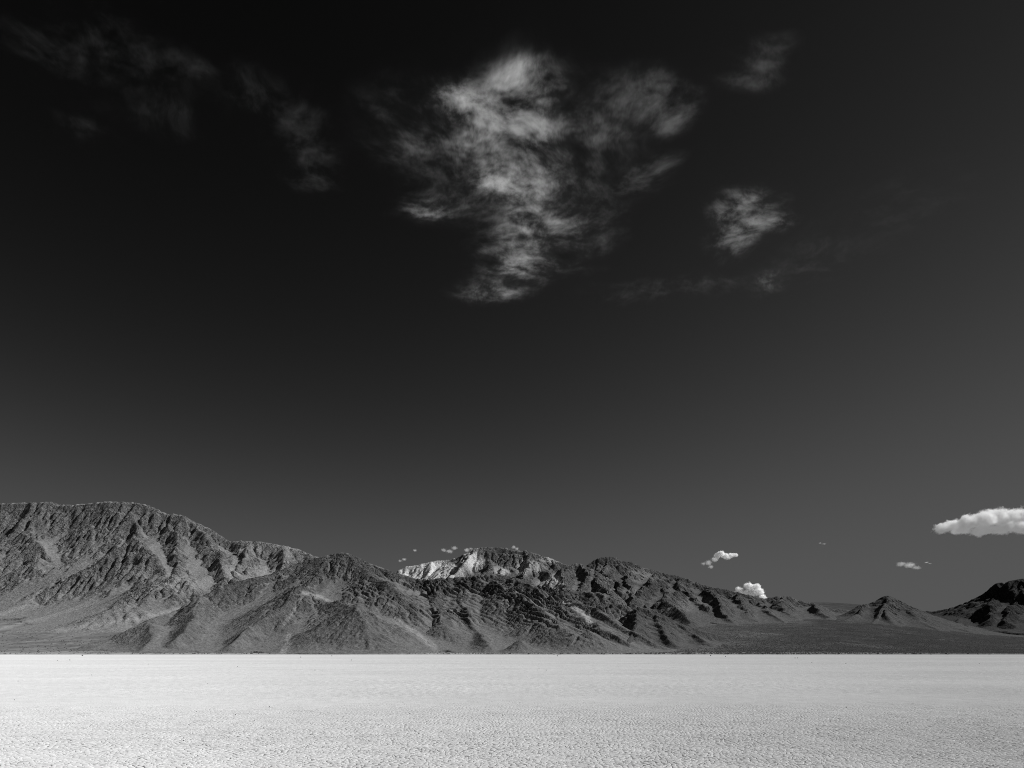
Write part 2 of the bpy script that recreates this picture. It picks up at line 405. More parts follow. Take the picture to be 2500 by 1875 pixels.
def strataF(X, Y, H, s):
    H = blur(H, 60)
    u = CX + X / Y * F
    x0 = (735 - CX) / F * 1500
    wv = 26 * fbm(X / 260, Y / 260, 3, s + 80) + 9 * fbm(X / 60, Y / 60, 2, s + 82)
    r = sstep(-40, 120, X - x0)
    sr = H + 0.60 * (X - x0); sl_ = H - 0.95 * (X - x0)
    S = np.where(r > 0.5, sr, sl_ * 0.8) + wv
    z = S * 0
    n1 = perlin(S / 30, z + 1.5, s + 90); n2 = perlin(S / 11, z + 5.5, s + 91)
    saw = (S / 10.0 + 0.8 * n1) % 1.0
    saw = np.where(r > 0.5, saw, 1 - saw)
    led = sstep(0.0, 0.22, saw) * (1 - saw) * 1.6
    patch = sstep(-0.15, 0.35, fbm(X / 130 + 9, Y / 130, 3, s + 95) + 0.25 * sstep(900, 1250, u) - 0.15)
    rr = np.abs(r - 0.5) * 2
    h = (8.0 * led + 3.0 * n1 + 1.8 * n2) * rr * (0.35 + 0.9 * patch) * (0.5 + 0.5 * sstep(850, 1150, u))
    band = np.clip(sstep(0.25, 0.6, n2) * 0.55 * (0.3 + 0.7 * patch), 0, 1) * rr
    return h, band, 1.0
def paleF(X, Y, H, s):
    u = CX + X / Y * F; v = HY - (H - CAMH) / Y * F
    n = fbm(X / 30, Y / 30, 3, s + 71); m = np.zeros_like(H)
    def streak(pts, wd, a):
        nonlocal m
        for (p, q) in zip(pts[:-1], pts[1:]):
            vx, vy = q[0] - p[0], q[1] - p[1]
            t = np.clip(((u - p[0]) * vx + (v - p[1]) * vy) / (vx * vx + vy * vy), 0, 1)
            d = np.hypot(u - p[0] - t * vx, v - p[1] - t * vy)
            m = np.maximum(m, a * sstep(1.3, 0.3, d / wd - n * 0.8))
    streak([(1380, 1470), (1410, 1483), (1432, 1505), (1443, 1524)], 7, 0.95)
    streak([(965, 1512), (1020, 1550), (1060, 1580)], 8, 0.4)
    streak([(742, 1447), (770, 1455), (800, 1465)], 6, 0.5)
    streak([(705, 1553), (700, 1575), (690, 1590)], 9, 0.5)
    streak([(735, 1462), (720, 1490), (690, 1530)], 4, 0.3)
    return m
build_mountain('folded_hill', M['front'], skyF, spF, (-1000, 720, 1060, 2150), 2.6, k=0.72, L=4000, warp=14, seed=23, drops=60000, batches=5, strata=strataF, pale=paleF, micro=1.15, rough=0.55, apron=14, craggy=0.20,
               label='rocky foreground hill with tilted and folded rock layers, centre left', smooth_r=9, ero=0.85)

# --- dark knob at the right end of the folded hill
skyK = ln([(1500, 1520), (1530, 1498), (1558, 1480), (1597, 1489), (1633, 1507), (1677, 1528), (1722, 1541), (1765, 1553)], 1560, 1560)
spK = [(ln([(1558, 1481), (1552, 1520), (1530, 1565)], 1560, 1300), 0.75), (ln([(1597, 1490), (1620, 1530), (1640, 1565)], 1560, 1330), 0.7),
       (ln([(1633, 1508), (1690, 1545), (1720, 1562)], 1560, 1400), 0.65)]
def strataK(X, Y, H, s):
    x0 = (1558 - CX) / F * 1560
    S = H + 0.62 * (X - x0) + 12 * fbm(X / 120, Y / 120, 3, s + 80); z = S * 0
    n1 = perlin(S / 26, z + 1.5, s + 90); n2 = perlin(S / 10, z + 5.5, s + 91)
    saw = (S / 15.0 + 0.7 * n1) % 1.0
    return 6.0 * sstep(0, .2, saw) * (1 - saw) * 1.5 + 3 * n1 + 1.6 * n2, np.clip(sstep(0.3, 0.6, n2) * .45, 0, 1), 1.0
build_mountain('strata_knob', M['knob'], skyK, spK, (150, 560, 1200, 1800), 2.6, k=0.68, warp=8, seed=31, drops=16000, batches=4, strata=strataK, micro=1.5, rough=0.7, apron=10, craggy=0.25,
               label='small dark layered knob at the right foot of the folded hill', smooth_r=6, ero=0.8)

# --- pale peak range behind
skyM = ln([(900, 1425), (967, 1396), (988, 1384), (1011, 1381), (1057, 1370), (1103, 1365), (1130, 1354), (1158, 1339), (1187, 1335), (1240, 1338), (1248, 1341), (1269, 1343), (1284, 1343),
           (1319, 1355), (1349, 1364), (1379, 1377), (1394, 1381), (1403, 1375), (1415, 1375), (1430, 1381), (1460, 1395), (1520, 1430), (1580, 1470)], 3300, 3100)
skyM = [(p[0], p[1], 3700 if p[0] < 1115 else p[2]) for p in skyM]
spM = [(ln([(1158, 1340), (1135, 1368), (1110, 1392), (1088, 1412), (1070, 1450)], 3200, 2640), 1.6),
       (ln([(1187, 1336), (1195, 1380), (1170, 1420)], 3250, 2800), 0.8),
       (ln([(1057, 1371), (1050, 1400), (1040, 1430)], 3690, 3250), 0.8),
       (ln([(1269, 1344), (1224, 1386), (1228, 1410)], 3230, 2850), 0.85),
       (ln([(1284, 1344), (1290, 1380), (1275, 1425)], 3220, 2750), 0.8),
       (ln([(1319, 1356), (1313, 1384), (1345, 1405), (1376, 1432)], 3200, 2700), 0.8),
       (ln([(1397, 1378), (1364, 1392), (1379, 1430)], 3150, 2700), 0.95),
       (ln([(1415, 1377), (1439, 1400), (1420, 1430), (1412, 1450)], 3140, 2600), 0.95),
       (ln([(1439, 1400), (1470, 1425), (1490, 1450)], 3000, 2600), 0.9)]
def paleM(X, Y, H, s):
    u = CX + X / Y * F; v = HY - (H - CAMH) / Y * F
    n = fbm(X / 90, Y / 90, 4, s + 71); m = np.zeros_like(H)
    for (cx, cy, rx, ry, a) in [(1040, 1392, 95, 34, 1.), (1152, 1366, 26, 30, .8), (1225, 1395, 22, 14, .6), (1290, 1385, 40, 18, .35), (1345, 1420, 32, 18, .55), (1345, 1366, 30, 8, .5)]:
        m = np.maximum(m, a * sstep(1.3, 0.45, np.hypot((u - cx) / rx, (v - cy) / ry) - n * 0.5))
    return m
build_mountain('pale_peak', M['mid'], skyM, spM, (-900, 720, 2450, 4150), 4.8, k=0.78, ribs=(9, 110), warp=22, seed=41, drops=30000, batches=6, pale=paleM, micro=1.7,
               label='distant mountain with a white rock face and shadowed gully, behind the folded hill')

# --- dark ridge running right
skyD = ln([(1380, 1420), (1430, 1381), (1445, 1370), (1460, 1362), (1480, 1359), (1504, 1360), (1522, 1370), (1543, 1372), (1558, 1378), (1570, 1386), (1597, 1391), (1633, 1402), (1657, 1405),
           (1692, 1417), (1722, 1429), (1758, 1435), (1797, 1444), (1812, 1447), (1841, 1456), (1870, 1460), (1894, 1455), (1915, 1453), (1930, 1455), (1944, 1463), (1968, 1470), (1989, 1473),
           (2007, 1476), (2025, 1485), (2061, 1487), (2085, 1492), (2130, 1510)], 3550, 3900)
def pyr(ax, ay, bx, by, lx, ly, d0, d1, k=1.0):
    """a truncated spur: crest from the ridge behind to an apex, then down to the fan"""
    return [(ln([(bx, by), (ax, ay)], d0 + 350, d0), k), (ln([(ax, ay), (lx, ly)], d0, d1), k)]
spD = []
for a, kk in [((1537, 1431, 1530, 1400, 1545, 1478, 3050, 2650), .85), ((1612, 1428, 1600, 1394, 1650, 1468, 3250, 2850), 1.0), ((1616, 1456, 1660, 1438, 1690, 1512, 2800, 2450), .75),
          ((1573, 1452, 1568, 1430, 1580, 1480, 2950, 2700), 1.1), ((1737, 1443, 1722, 1432, 1785, 1515, 3100, 2600), .8), ((1808, 1462, 1800, 1448, 1845, 1518, 3150, 2700), .9),
          ((1690, 1480, 1690, 1450, 1705, 1508, 2950, 2700), 1.1), ((1872, 1490, 1862, 1470, 1920, 1526, 3050, 2700), .7), ((1903, 1471, 1912, 1456, 1955, 1520, 3450, 2950), .75),
          ((1992, 1475, 1990, 1474, 2025, 1518, 3500, 3000), .8), ((1480, 1400, 1480, 1362, 1520, 1440, 3300, 2900), .9),
          ((1600, 1405, 1597, 1392, 1560, 1440, 3400, 2950), .8), ((1660, 1425, 1657, 1407, 1720, 1475, 3350, 2900), .7)]:
    spD += pyr(*a, k=kk)
def paleD(X, Y, H, s):
    u = CX + X / Y * F; v = HY - (H - CAMH) / Y * F
    n = fbm(X / 90, Y / 90, 4, s + 71); m = np.zeros_like(H)
    for (cx, cy, rx, ry, a) in [(1570, 1405, 45, 22, .4), (1690, 1475, 50, 22, .25), (1540, 1445, 20, 20, .3), (1470, 1390, 22, 12, .3)]:
        m = np.maximum(m, a * sstep(1.15, 0.5, np.hypot((u - cx) / rx, (v - cy) / ry) - n * 0.6))
    return m
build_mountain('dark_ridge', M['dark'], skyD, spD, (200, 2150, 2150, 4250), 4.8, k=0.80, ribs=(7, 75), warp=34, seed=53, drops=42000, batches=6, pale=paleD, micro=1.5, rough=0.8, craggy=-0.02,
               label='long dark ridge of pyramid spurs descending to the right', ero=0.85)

# --- cone hill
skyC = ln([(2040, 1512), (2073, 1490), (2097, 1477), (2120, 1473), (2141, 1464), (2156, 1455), (2168, 1453), (2180, 1457), (2198, 1467), (2222, 1477), (2258, 1492), (2288, 1504), (2317, 1515),
           (2362, 1526), (2400, 1535)], 3350, 3300)
spC = [(ln([(2168, 1454), (2160, 1480), (2165, 1500), (2185, 1530)], 3330, 2800), 0.72), (ln([(2120, 1474), (2095, 1492), (2062, 1520)], 3340, 2950), 0.9),
       (ln([(2160, 1472), (2145, 1500), (2130, 1528)], 3200, 2850), 0.95), (ln([(2198, 1468), (2240, 1510), (2290, 1540)], 3330, 2750), 0.5), (ln([(2258, 1493), (2310, 1525), (2360, 1543)], 3320, 2850), 0.45)]
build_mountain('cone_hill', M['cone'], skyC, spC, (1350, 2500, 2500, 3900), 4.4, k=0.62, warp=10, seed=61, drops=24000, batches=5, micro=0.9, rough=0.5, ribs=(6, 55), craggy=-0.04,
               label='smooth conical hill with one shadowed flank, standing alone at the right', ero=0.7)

# --- right dark mountain
skyR = ln([(2200, 1505), (2261, 1492), (2302, 1488), (2323, 1482), (2359, 1476), (2377, 1463), (2392, 1457), (2407, 1443), (2422, 1428), (2437, 1422), (2452, 1421), (2458, 1425), (2470, 1416),
           (2487, 1413), (2510, 1412), (2600, 1400), (2750, 1385), (2900, 1395), (3100, 1430), (3300, 1480)], 4500, 4100)
spR = [(ln([(2437, 1423), (2425, 1463), (2416, 1512)], 4480, 3700), 0.8), (ln([(2470, 1418), (2480, 1460), (2455, 1515)], 4470, 3600), 0.8), (ln([(2510, 1414), (2540, 1470), (2520, 1530)], 4450, 3400), 0.75),
       (ln([(2600, 1402), (2610, 1470), (2590, 1530)], 4400, 3400), 0.75), (ln([(2750, 1388), (2760, 1470), (2740, 1530)], 4300, 3300), 0.75), (ln([(2359, 1477), (2350, 1500), (2340, 1515)], 4500, 3950), 0.75),
       (ln([(2900, 1397), (2900, 1470), (2880, 1530)], 4250, 3300), 0.75)]
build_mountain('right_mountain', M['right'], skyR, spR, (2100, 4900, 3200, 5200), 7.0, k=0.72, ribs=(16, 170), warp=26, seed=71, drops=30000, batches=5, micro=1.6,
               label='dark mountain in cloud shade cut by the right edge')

# ------------------------------------------------------------------ fan sheet
pxs = np.concatenate([np.linspace(-2600, -300, 50)[:-1], np.linspace(-300, 2800, 430), np.linspace(2800, 5000, 50)[1:]])
ys = np.concatenate([np.linspace(1040, 1260, 90), np.geomspace(1262, 9000, 210)])
U, Y = np.meshgrid(pxs, ys); X = (U - CX) / F * Y
Z = fan_h(X, Y)
d = Y - shore(X)
paleside = 1 - sstep(1100, 2250, U + 120 * fbm(X / 300, Y / 300, 3, 44))
paleside = np.clip(paleside + 0.35 * sstep(0.1, 0.5, fbm(X / 160, Y / 420, 3, 45)) * (1 - sstep(1900, 2500, U)), 0, 1)
dn = d + 30 * fbm(X / 60, Y / 60, 3, 46)
silt = np.maximum(sstep(2, 6, d) * (1 - sstep(22, 34, d)) * 0.75, 0.22 * (1 - sstep(90, 130, dn)))
Z = Z - 0.25 * sstep(9000, 9000.1, Y)
fan = mesh_np('alluvial_fan', np.stack([X, Y, Z], -1).reshape(-1, 3), grid_faces(*X.shape), M['fan'], True,
              {'rock': np.stack([np.clip(paleside + 0.5 * sstep(0.86, 0.98, ridged(X / 150 + 0.8 * fbm(X / 200, Y / 200, 3, 47), Y / 900, 2, 48)) * sstep(150, 400, d) * sstep(1100, 1500, U), 0, 1), paleside * 0, np.maximum(silt, 0.22 * washes(U, HY - (Z - CAMH) / Y * F, fbm(X / 60, Y / 60, 3, 49)))], -1).reshape(-1, 3)})
tag(fan, 'gently rising dark gravel fan between the playa and the mountains', kind='structure')

# ------------------------------------------------------------------ the desert beyond, out to the horizon
gx = np.linspace(-70000, 70000, 57); GX, GY = np.meshgrid(gx, gx)
GZ = -3.0 + 12 * fbm(GX / 9000, GY / 9000, 3, 91) * sstep(9000, 20000, np.hypot(GX, GY))
NBp = NB('desert_gravel'); M['plain'] = NBp.surf(NBp.mr(NBp.noise(NBp.pos(), 0.0008, 5, 0.6), 0.3, 0.7, 0.2, 0.36), 0.95, spec=0.05)
tag(mesh_np('desert_plain', np.stack([GX, GY, GZ], -1).reshape(-1, 3), grid_faces(*GX.shape), M['plain'], True), 'desert ground stretching to the horizon behind the mountains', kind='structure')

# ------------------------------------------------------------------ playa sheet
t = np.concatenate([np.linspace(-3.2, -0.92, 60)[:-1], np.linspace(-0.92, 0.92, 720), np.linspace(0.92, 3.2, 60)[1:]])
PL0, PL1 = 7.6, 24.0
v1 = 1.0 / np.linspace(1 / 18.0, 1 / 170.0, 235)
ys = np.concatenate([[-60, -30, -12, -6, -3, 0, 3, 6, 9, 12, 15], v1, 1.0 / np.linspace(1 / 172.0, 1 / 1180.0, 60), [1500]])
T, Y = np.meshgrid(t, ys)
X = np.where(Y > 0, T * (Y + 8), T * 40)
def mud_relief(X, Y):
    a = 0.55 + 0.6 * sstep(-0.3, 0.4, fbm(X / 9, Y / 14, 3, 61))
    c = np.abs(perlin(X / 0.16, Y / 0.5, 62)); c2 = np.abs(perlin(X / 0.32, Y / 1.0, 63))
    return a * (0.030 * np.minimum(c * 2.2, 1) + 0.022 * np.minimum(c2 * 2, 1) + 0.012 * perlin(X / 0.11, Y / 0.3, 65))
Z = np.where(Y > 17.9, mud_relief(X, Y) * sstep(18, 30, Y), 0.0) * (1 - sstep(150, 400, Y))
Z = Z + 0.02 * fbm(X / 30, Y / 60, 2, 64) * sstep(24, 60, Y)
playa = mesh_np('playa', np.stack([X, Y, Z], -1).reshape(-1, 3), grid_faces(*X.shape), M['playa'], True)
tag(playa, 'flat pale dry lake bed of cracked mud', kind='structure')

# cracked mud plates: every plate is a little raised polygon
a = 0.106
ii, jj = np.meshgrid(np.arange(-330, 331), np.arange(-330, 331))
lx = (ii + 0.5 * (jj & 1)) * a; ly = jj * a * 0.8660254
C = np.stack([lx.ravel(), ly.ravel()], -1)
ROT = math.radians(21); cr, sr_ = math.cos(ROT), math.sin(ROT); YC = 17.0
wy_ = C[:, 0] * sr_ + C[:, 1] * cr + YC; wx_ = C[:, 0] * cr - C[:, 1] * sr_
C = C[(wy_ > PL0) & (wy_ < PL1) & (np.abs(wx_) < 0.80 * wy_ + 1.0)]
k6 = np.arange(6); ang6 = (k6 + 0.5) * np.pi / 3
P = C[:, None, :] + (a / math.sqrt(3)) * np.stack([np.cos(ang6), np.sin(ang6)], -1)[None]
qi = np.round(P[..., 0] / (a / 2)).astype(np.int64); qj = np.round(P[..., 1] / (a * math.sqrt(3) / 6)).astype(np.int64)
def hsh(i, j, s): 
    h = (i * 73856093) ^ (j * 19349663) ^ (s * 83492791); h = (h ^ (h >> 13)) * 1274126177; h = (h ^ (h >> 16)) & 0xFFFFFF
    return h / float(0xFFFFFF) - 0.5
P[..., 0] += a * 0.50 * hsh(qi, qj, 1); P[..., 1] += a * 0.50 * hsh(qi, qj, 2)
P = np.stack([P[..., 0] * cr - P[..., 1] * sr_, P[..., 0] * sr_ + P[..., 1] * cr + YC], -1)
wxx = 0.11 * perlin(P[..., 0] / 0.55, P[..., 1] / 0.55, 7) + 0.05 * perlin(P[..., 0] / 0.21, P[..., 1] / 0.21, 8)
wyy = 0.11 * perlin(P[..., 0] / 0.55 + 31, P[..., 1] / 0.55, 9) + 0.05 * perlin(P[..., 0] / 0.21 + 31, P[..., 1] / 0.21, 10)
P[..., 0] += wxx; P[..., 1] += wyy
ctr = P.mean(1)
N = len(ctr); rr = np.random.default_rng(3)
amp = (0.48 + 0.42 * sstep(-0.35, 0.4, fbm(ctr[:, 0] / 1.6, ctr[:, 1] / 1.6, 3, 12))) * (1 - 0.75 * sstep(14, 24, ctr[:, 1]))
hgt = (0.009 + 0.008 * rr.random(N) ** 1.6) * amp + 0.0025
tx = rr.normal(0, 0.04, N) * amp; ty = rr.normal(0, 0.04, N) * amp
def ring(f, zf):
    Q = ctr[:, None, :] + (P - ctr[:, None, :]) * f
    dz = (Q[..., 0] - ctr[:, None, 0]) * tx[:, None] + (Q[..., 1] - ctr[:, None, 1]) * ty[:, None]
    return np.concatenate([Q, (hgt[:, None] * zf + dz * (zf > 0))[..., None]], -1)
lo = ring(1.0, 0.0); lo[..., 2] = -0.004
up = ring(0.80, 0.78); top = ring(0.52, 1.0)
VV = np.concatenate([lo, up, top], 1)                    # 18 verts per plate
base_f = []
for q in range(6):
    q2 = (q + 1) % 6
    base_f += [[q, q2, 6 + q2, 6 + q], [6 + q, 6 + q2, 12 + q2, 12 + q]]
cap_f = [[12, 13, 14, 15], [12, 15, 16, 17]]
base_f = np.array(base_f + cap_f)
# the 300 that show largest: nearest rows inside the frame
px_c = CX + ctr[:, 0] / ctr[:, 1] * F; py_c = HY + CAMH / ctr[:, 1] * F
vis = np.where((py_c < 1872) & (px_c > 4) & (px_c < 2496))[0]
best = vis[np.argsort(ctr[vis, 1])[:300]]
rest = np.setdiff1d(np.arange(N), best)
near = rest[ctr[rest, 1] < 13.5]; far = rest[ctr[rest, 1] >= 13.5]
Vn = VV[near].reshape(-1, 3); fn = (base_f[None] + (np.arange(len(near)) * 18)[:, None, None]).reshape(-1, 4)
up_far = ring(0.62, 0.95)
Vf = np.concatenate([lo, up_far], 1)[far].reshape(-1, 3)
far_f = np.array([[q, (q + 1) % 6, 6 + (q + 1) % 6, 6 + q] for q in range(6)] + [[6, 7, 8, 9], [6, 9, 10, 11]])
ff_ = (far_f[None] + (np.arange(len(far)) * 12)[:, None, None]).reshape(-1, 4) + len(Vn)
Vr = np.concatenate([Vn, Vf]); fr = np.concatenate([fn, ff_])
mp = mesh_np('mud_plates', Vr, fr, M['playa'], True, parent=playa); mp['kind'] = 'stuff'
for i in best:
    c0 = np.array([ctr[i, 0], ctr[i, 1], 0])
    o = mesh_np('mud_plate', VV[i] - c0, base_f, M['playa'], True, parent=playa); o.location = c0

# ------------------------------------------------------------------ shrubs on the fan
rs = np.random.default_rng(9)
def shrub_template(seed):
    r = np.random.default_rng(seed)
    th = np.arange(6) * np.pi / 3
    lo = np.stack([np.cos(th) * 0.8, np.sin(th) * 0.8, np.zeros(6) - 0.1], -1); mi = np.stack([np.cos(th + .5), np.sin(th + .5), np.full(6, 0.5)], -1)
    V = np.concatenate([lo, mi, [[0, 0, 0.95]]]) * (1 + 0.35 * (r.random((13, 1)) - 0.5))
    f = []
    for q in range(6):
        q2 = (q + 1) % 6; f += [[q, q2, 6 + q], [q2, 6 + q2, 6 + q], [6 + q, 6 + q2, 12]]
    return V, np.array(f)
tv, tf = shrub_template(1)
th5 = np.arange(5) * 2 * np.pi / 5
cv = np.concatenate([np.stack([np.cos(th5), np.sin(th5), np.full(5, -0.05)], -1), [[0.15, 0.1, 1.0]]]); cf = np.array([[q, (q + 1) % 5, 5] for q in range(5)])
n = 110000
u = rs.random(n) ** 0.8 * 3000 - 200; dd = 1115 + rs.random(n) ** 1.6 * 1900
X = (u - CX) / F * dd
dens = (0.16 + 0.84 * sstep(900, 1900, u + 200 * fbm(X / 200, dd / 200, 3, 81))) * (0.45 + 0.55 * sstep(-0.3, 0.3, fbm(X / 120, dd / 300, 3, 82)))
dens = dens * (0.35 + 0.65 * sstep(60, 120, dd - shore(X)))
kp = rs.random(n) < dens
u, dd, X = u[kp], dd[kp], X[kp]; n = len(u)
Zs = fan_h(X, dd); sc_ = 0.7 + 0.9 * rs.random(n); an = rs.random(n) * 6.28
ca, sa = np.cos(an)[:, None], np.sin(an)[:, None]
V = np.stack([(cv[None, :, 0] * ca - cv[None, :, 1] * sa) * sc_[:, None] + X[:, None], (cv[None, :, 0] * sa + cv[None, :, 1] * ca) * sc_[:, None] + dd[:, None], cv[None, :, 2] * sc_[:, None] * 0.9 + Zs[:, None]], -1).reshape(-1, 3)
ff = (cf[None] + (np.arange(n) * 6)[:, None, None]).reshape(-1, 3)
sh = mesh_np('desert_shrubs', V, ff, M['shrub'], True)
tag(sh, 'dense scatter of small dark shrubs covering the gravel fan', 'shrubs', kind='stuff')
# bushes along the far shore, one by one
sm = [mesh_np('shore_bush', shrub_template(10 + i)[0], tf, M['shrub'], True, link=False) for i in range(5)]
for i in range(70):
    u = 1180 + 1320 * rs.random() ** 0.85
    x = (u - CX) / F * 1100; y = float(shore(np.array([x]))[0]) - 1 + rs.random() * 8
    x = (u - CX) / F * y
    o = bpy.data.objects.new('shore_bush', sm[i % 5]); sc.collection.objects.link(o)
    o.location = (x, y, float(fan_h(np.array([x]), np.array([y]))[0])); s = 0.6 + 0.9 * rs.random()
    o.scale = (s * 1.5, s * 1.2, s * 0.8); o.rotation_euler.z = rs.random() * 6
    tag(o, 'low dark bush in the broken row along the far edge of the playa', 'bush', 'bushes along the far shore')

# ------------------------------------------------------------------ stones on the playa
stones = [(201, 1601, 5), (140, 1613, 3), (170, 1612, 4), (224, 1649, 3), (44, 1664, 3), (362, 1622, 3), (734, 1605, 4), (810, 1602, 4), (858, 1612, 4), (769, 1637, 4), (580, 1628, 3), (507, 1671, 4),
          (431, 1750, 3.5), (575, 1747, 4), (621, 1760, 3.5), (658, 1727, 3.5), (480, 1738, 3), (448, 1810, 4.5), (358, 1792, 3), (191, 1745, 3), (35, 1710, 3), (1941, 1607, 3.5), (1947, 1607, 3.5),
          (1982, 1619, 3), (2065, 1621, 3), (1735, 1601, 4), (2066, 1728, 4), (1771, 1603, 3.5), (2391, 1621, 3), (1361, 1602, 4), (1316, 1632, 3), (1334, 1637, 3), (989, 1669, 3.5), (1215, 1793, 3)]
def stone_mesh(seed):
    r = np.random.default_rng(seed)
    import bmesh
    bm = bmesh.new(); bmesh.ops.create_icosphere(bm, subdivisions=2, radius=0.5)
    k = r.normal(0, 1, (5, 3)); k /= np.linalg.norm(k, axis=1)[:, None]; cut = 0.28 + 0.15 * r.random(5)
    for v in bm.verts:
        c = np.array(v.co)
        for q in range(5):
            dq = c @ k[q]
            if dq > cut[q]: c = c - k[q] * (dq - cut[q])
        v.co = c * (1 + 0.06 * r.normal())
    me = bpy.data.meshes.new('stone'); bm.to_mesh(me); bm.free(); me.materials.append(M['stone']); return me
stm = [stone_mesh(i) for i in range(6)]
ORD = ['first', 'second', 'third', 'fourth', 'fifth', 'sixth', 'seventh', 'eighth', 'ninth', 'tenth', 'eleventh', 'twelfth', 'thirteenth', 'fourteenth', 'fifteenth', 'sixteenth']
bands = [(0, 1610, 'dark stone near the far edge of the playa'), (1610, 1690, 'small dark stone out on the middle of the playa'), (1690, 1900, 'tiny dark pebble on the near cracked mud')]
for lo_, hi_, txt in bands:
    for i, (sx, sy, sp) in enumerate(sorted(q for q in stones if lo_ <= q[1] < hi_)):
        dd = CAMH * F / (sy - HY); x = (sx - CX) / F * dd; s = sp * 0.85 / F * dd
        o = bpy.data.objects.new('playa_stone', stm[(i * 5 + int(sx)) % 6]); sc.collection.objects.link(o)
        o.location = (x, dd, s * 0.22 + (0.012 if dd < 120 else 0)); o.scale = (s, s * 0.9, s * 0.7); o.rotation_euler.z = sx
        tag(o, ORD[i] + ' from the left: ' + txt, 'stone', 'stones lying on the playa')

# ------------------------------------------------------------------ clouds
def sphere_mesh(blobs, name, seg=20, rg=12):
    """blobs: centre, radii -> one mesh of ellipsoids"""
    th = np.linspace(0, 2 * np.pi, seg, endpoint=False); ph = np.linspace(0, np.pi, rg)
    V, Fc = [], []
    for c, r in blobs:
        b0 = len(V)
        for pz in ph:
            for t_ in th: V.append((c[0] + r[0] * math.sin(pz) * math.cos(t_), c[1] + r[1] * math.sin(pz) * math.sin(t_), c[2] + r[2] * math.cos(pz)))
        for i in range(rg - 1):
            for j in range(seg):
                Fc.append((b0 + i * seg + j, b0 + (i + 1) * seg + j, b0 + (i + 1) * seg + (j + 1) % seg, b0 + i * seg + (j + 1) % seg))
    me = bpy.data.meshes.new(name); me.from_pydata(V, [], Fc); me.update(); return me

def wisp_material(name, blobs, dens, scale, thr, seed, stretch=(1, 1, 1), diag=5000.0):
    b = NB(name); p = b.pos()
    n0 = b.n('ShaderNodeTexNoise'); b.set(n0.inputs['Vector'], b.vm('ADD', p, (seed * 1000.0, 0, 0))); n0.inputs['Scale'].default_value = scale * 0.6; n0.inputs['Detail'].default_value = 3
    wv = b.vm('SUBTRACT', n0.outputs['Color'], (0.5, 0.5, 0.5))
    pw_ = b.vm('MULTIPLY_ADD', wv, (1.1 / scale,) * 3, p)
    mask = None
    pm = b.vm('MULTIPLY_ADD', wv, (0.55 / scale, 0.55 / scale, 20.0), p)
    for c, r, wgt in blobs:
        q = b.vm('MULTIPLY_ADD', pm, tuple(1 / x for x in r), tuple(-ci / x for ci, x in zip(c, r)))
        e = b.math('EXPONENT', b.math('MULTIPLY', b.vm('DOT_PRODUCT', q, q), -1.6))
        mask = b.math('MULTIPLY', e, wgt) if mask is None else b.math('MULTIPLY_ADD', e, wgt, mask)
    mp_ = b.n('ShaderNodeMapping'); b.t.links.new(pw_, mp_.inputs[0]); mp_.inputs['Scale'].default_value = stretch
    f = b.noise(mp_.outputs[0], scale * 3.3, 7, 0.70)
    mk = b.math('MINIMUM', mask, 1.5)
    lo = b.math('MULTIPLY_ADD', mk, -0.19, 0.42 + thr)
    d_ = b.math('MAXIMUM', b.math('SUBTRACT', f, lo), 0.0)
    d_ = b.math('ADD', b.math('MULTIPLY', b.math('POWER', d_, 1.9), 44.0), b.mr(f, 0.28, 0.75, 0.0, 0.6))
    d_ = b.math('MULTIPLY', b.math('MULTIPLY', d_, b.mr(mk, 0.02, 0.55)), dens * 2.4)
    v = b.n('ShaderNodeVolumePrincipled'); v.inputs['Color'].default_value = (0.99, 0.99, 0.99, 1); v.inputs['Anisotropy'].default_value = 0.0
    b.set(v.inputs['Density'], d_); b.t.links.new(v.outputs[0], b.out.inputs['Volume'])
    try: b.m.cycles.volume_step_rate = 15.0 / (diag / 10)
    except Exception: pass
    try: b.m.volume_intersection_method = 'ACCURATE'
    except Exception: pass
    return b.m

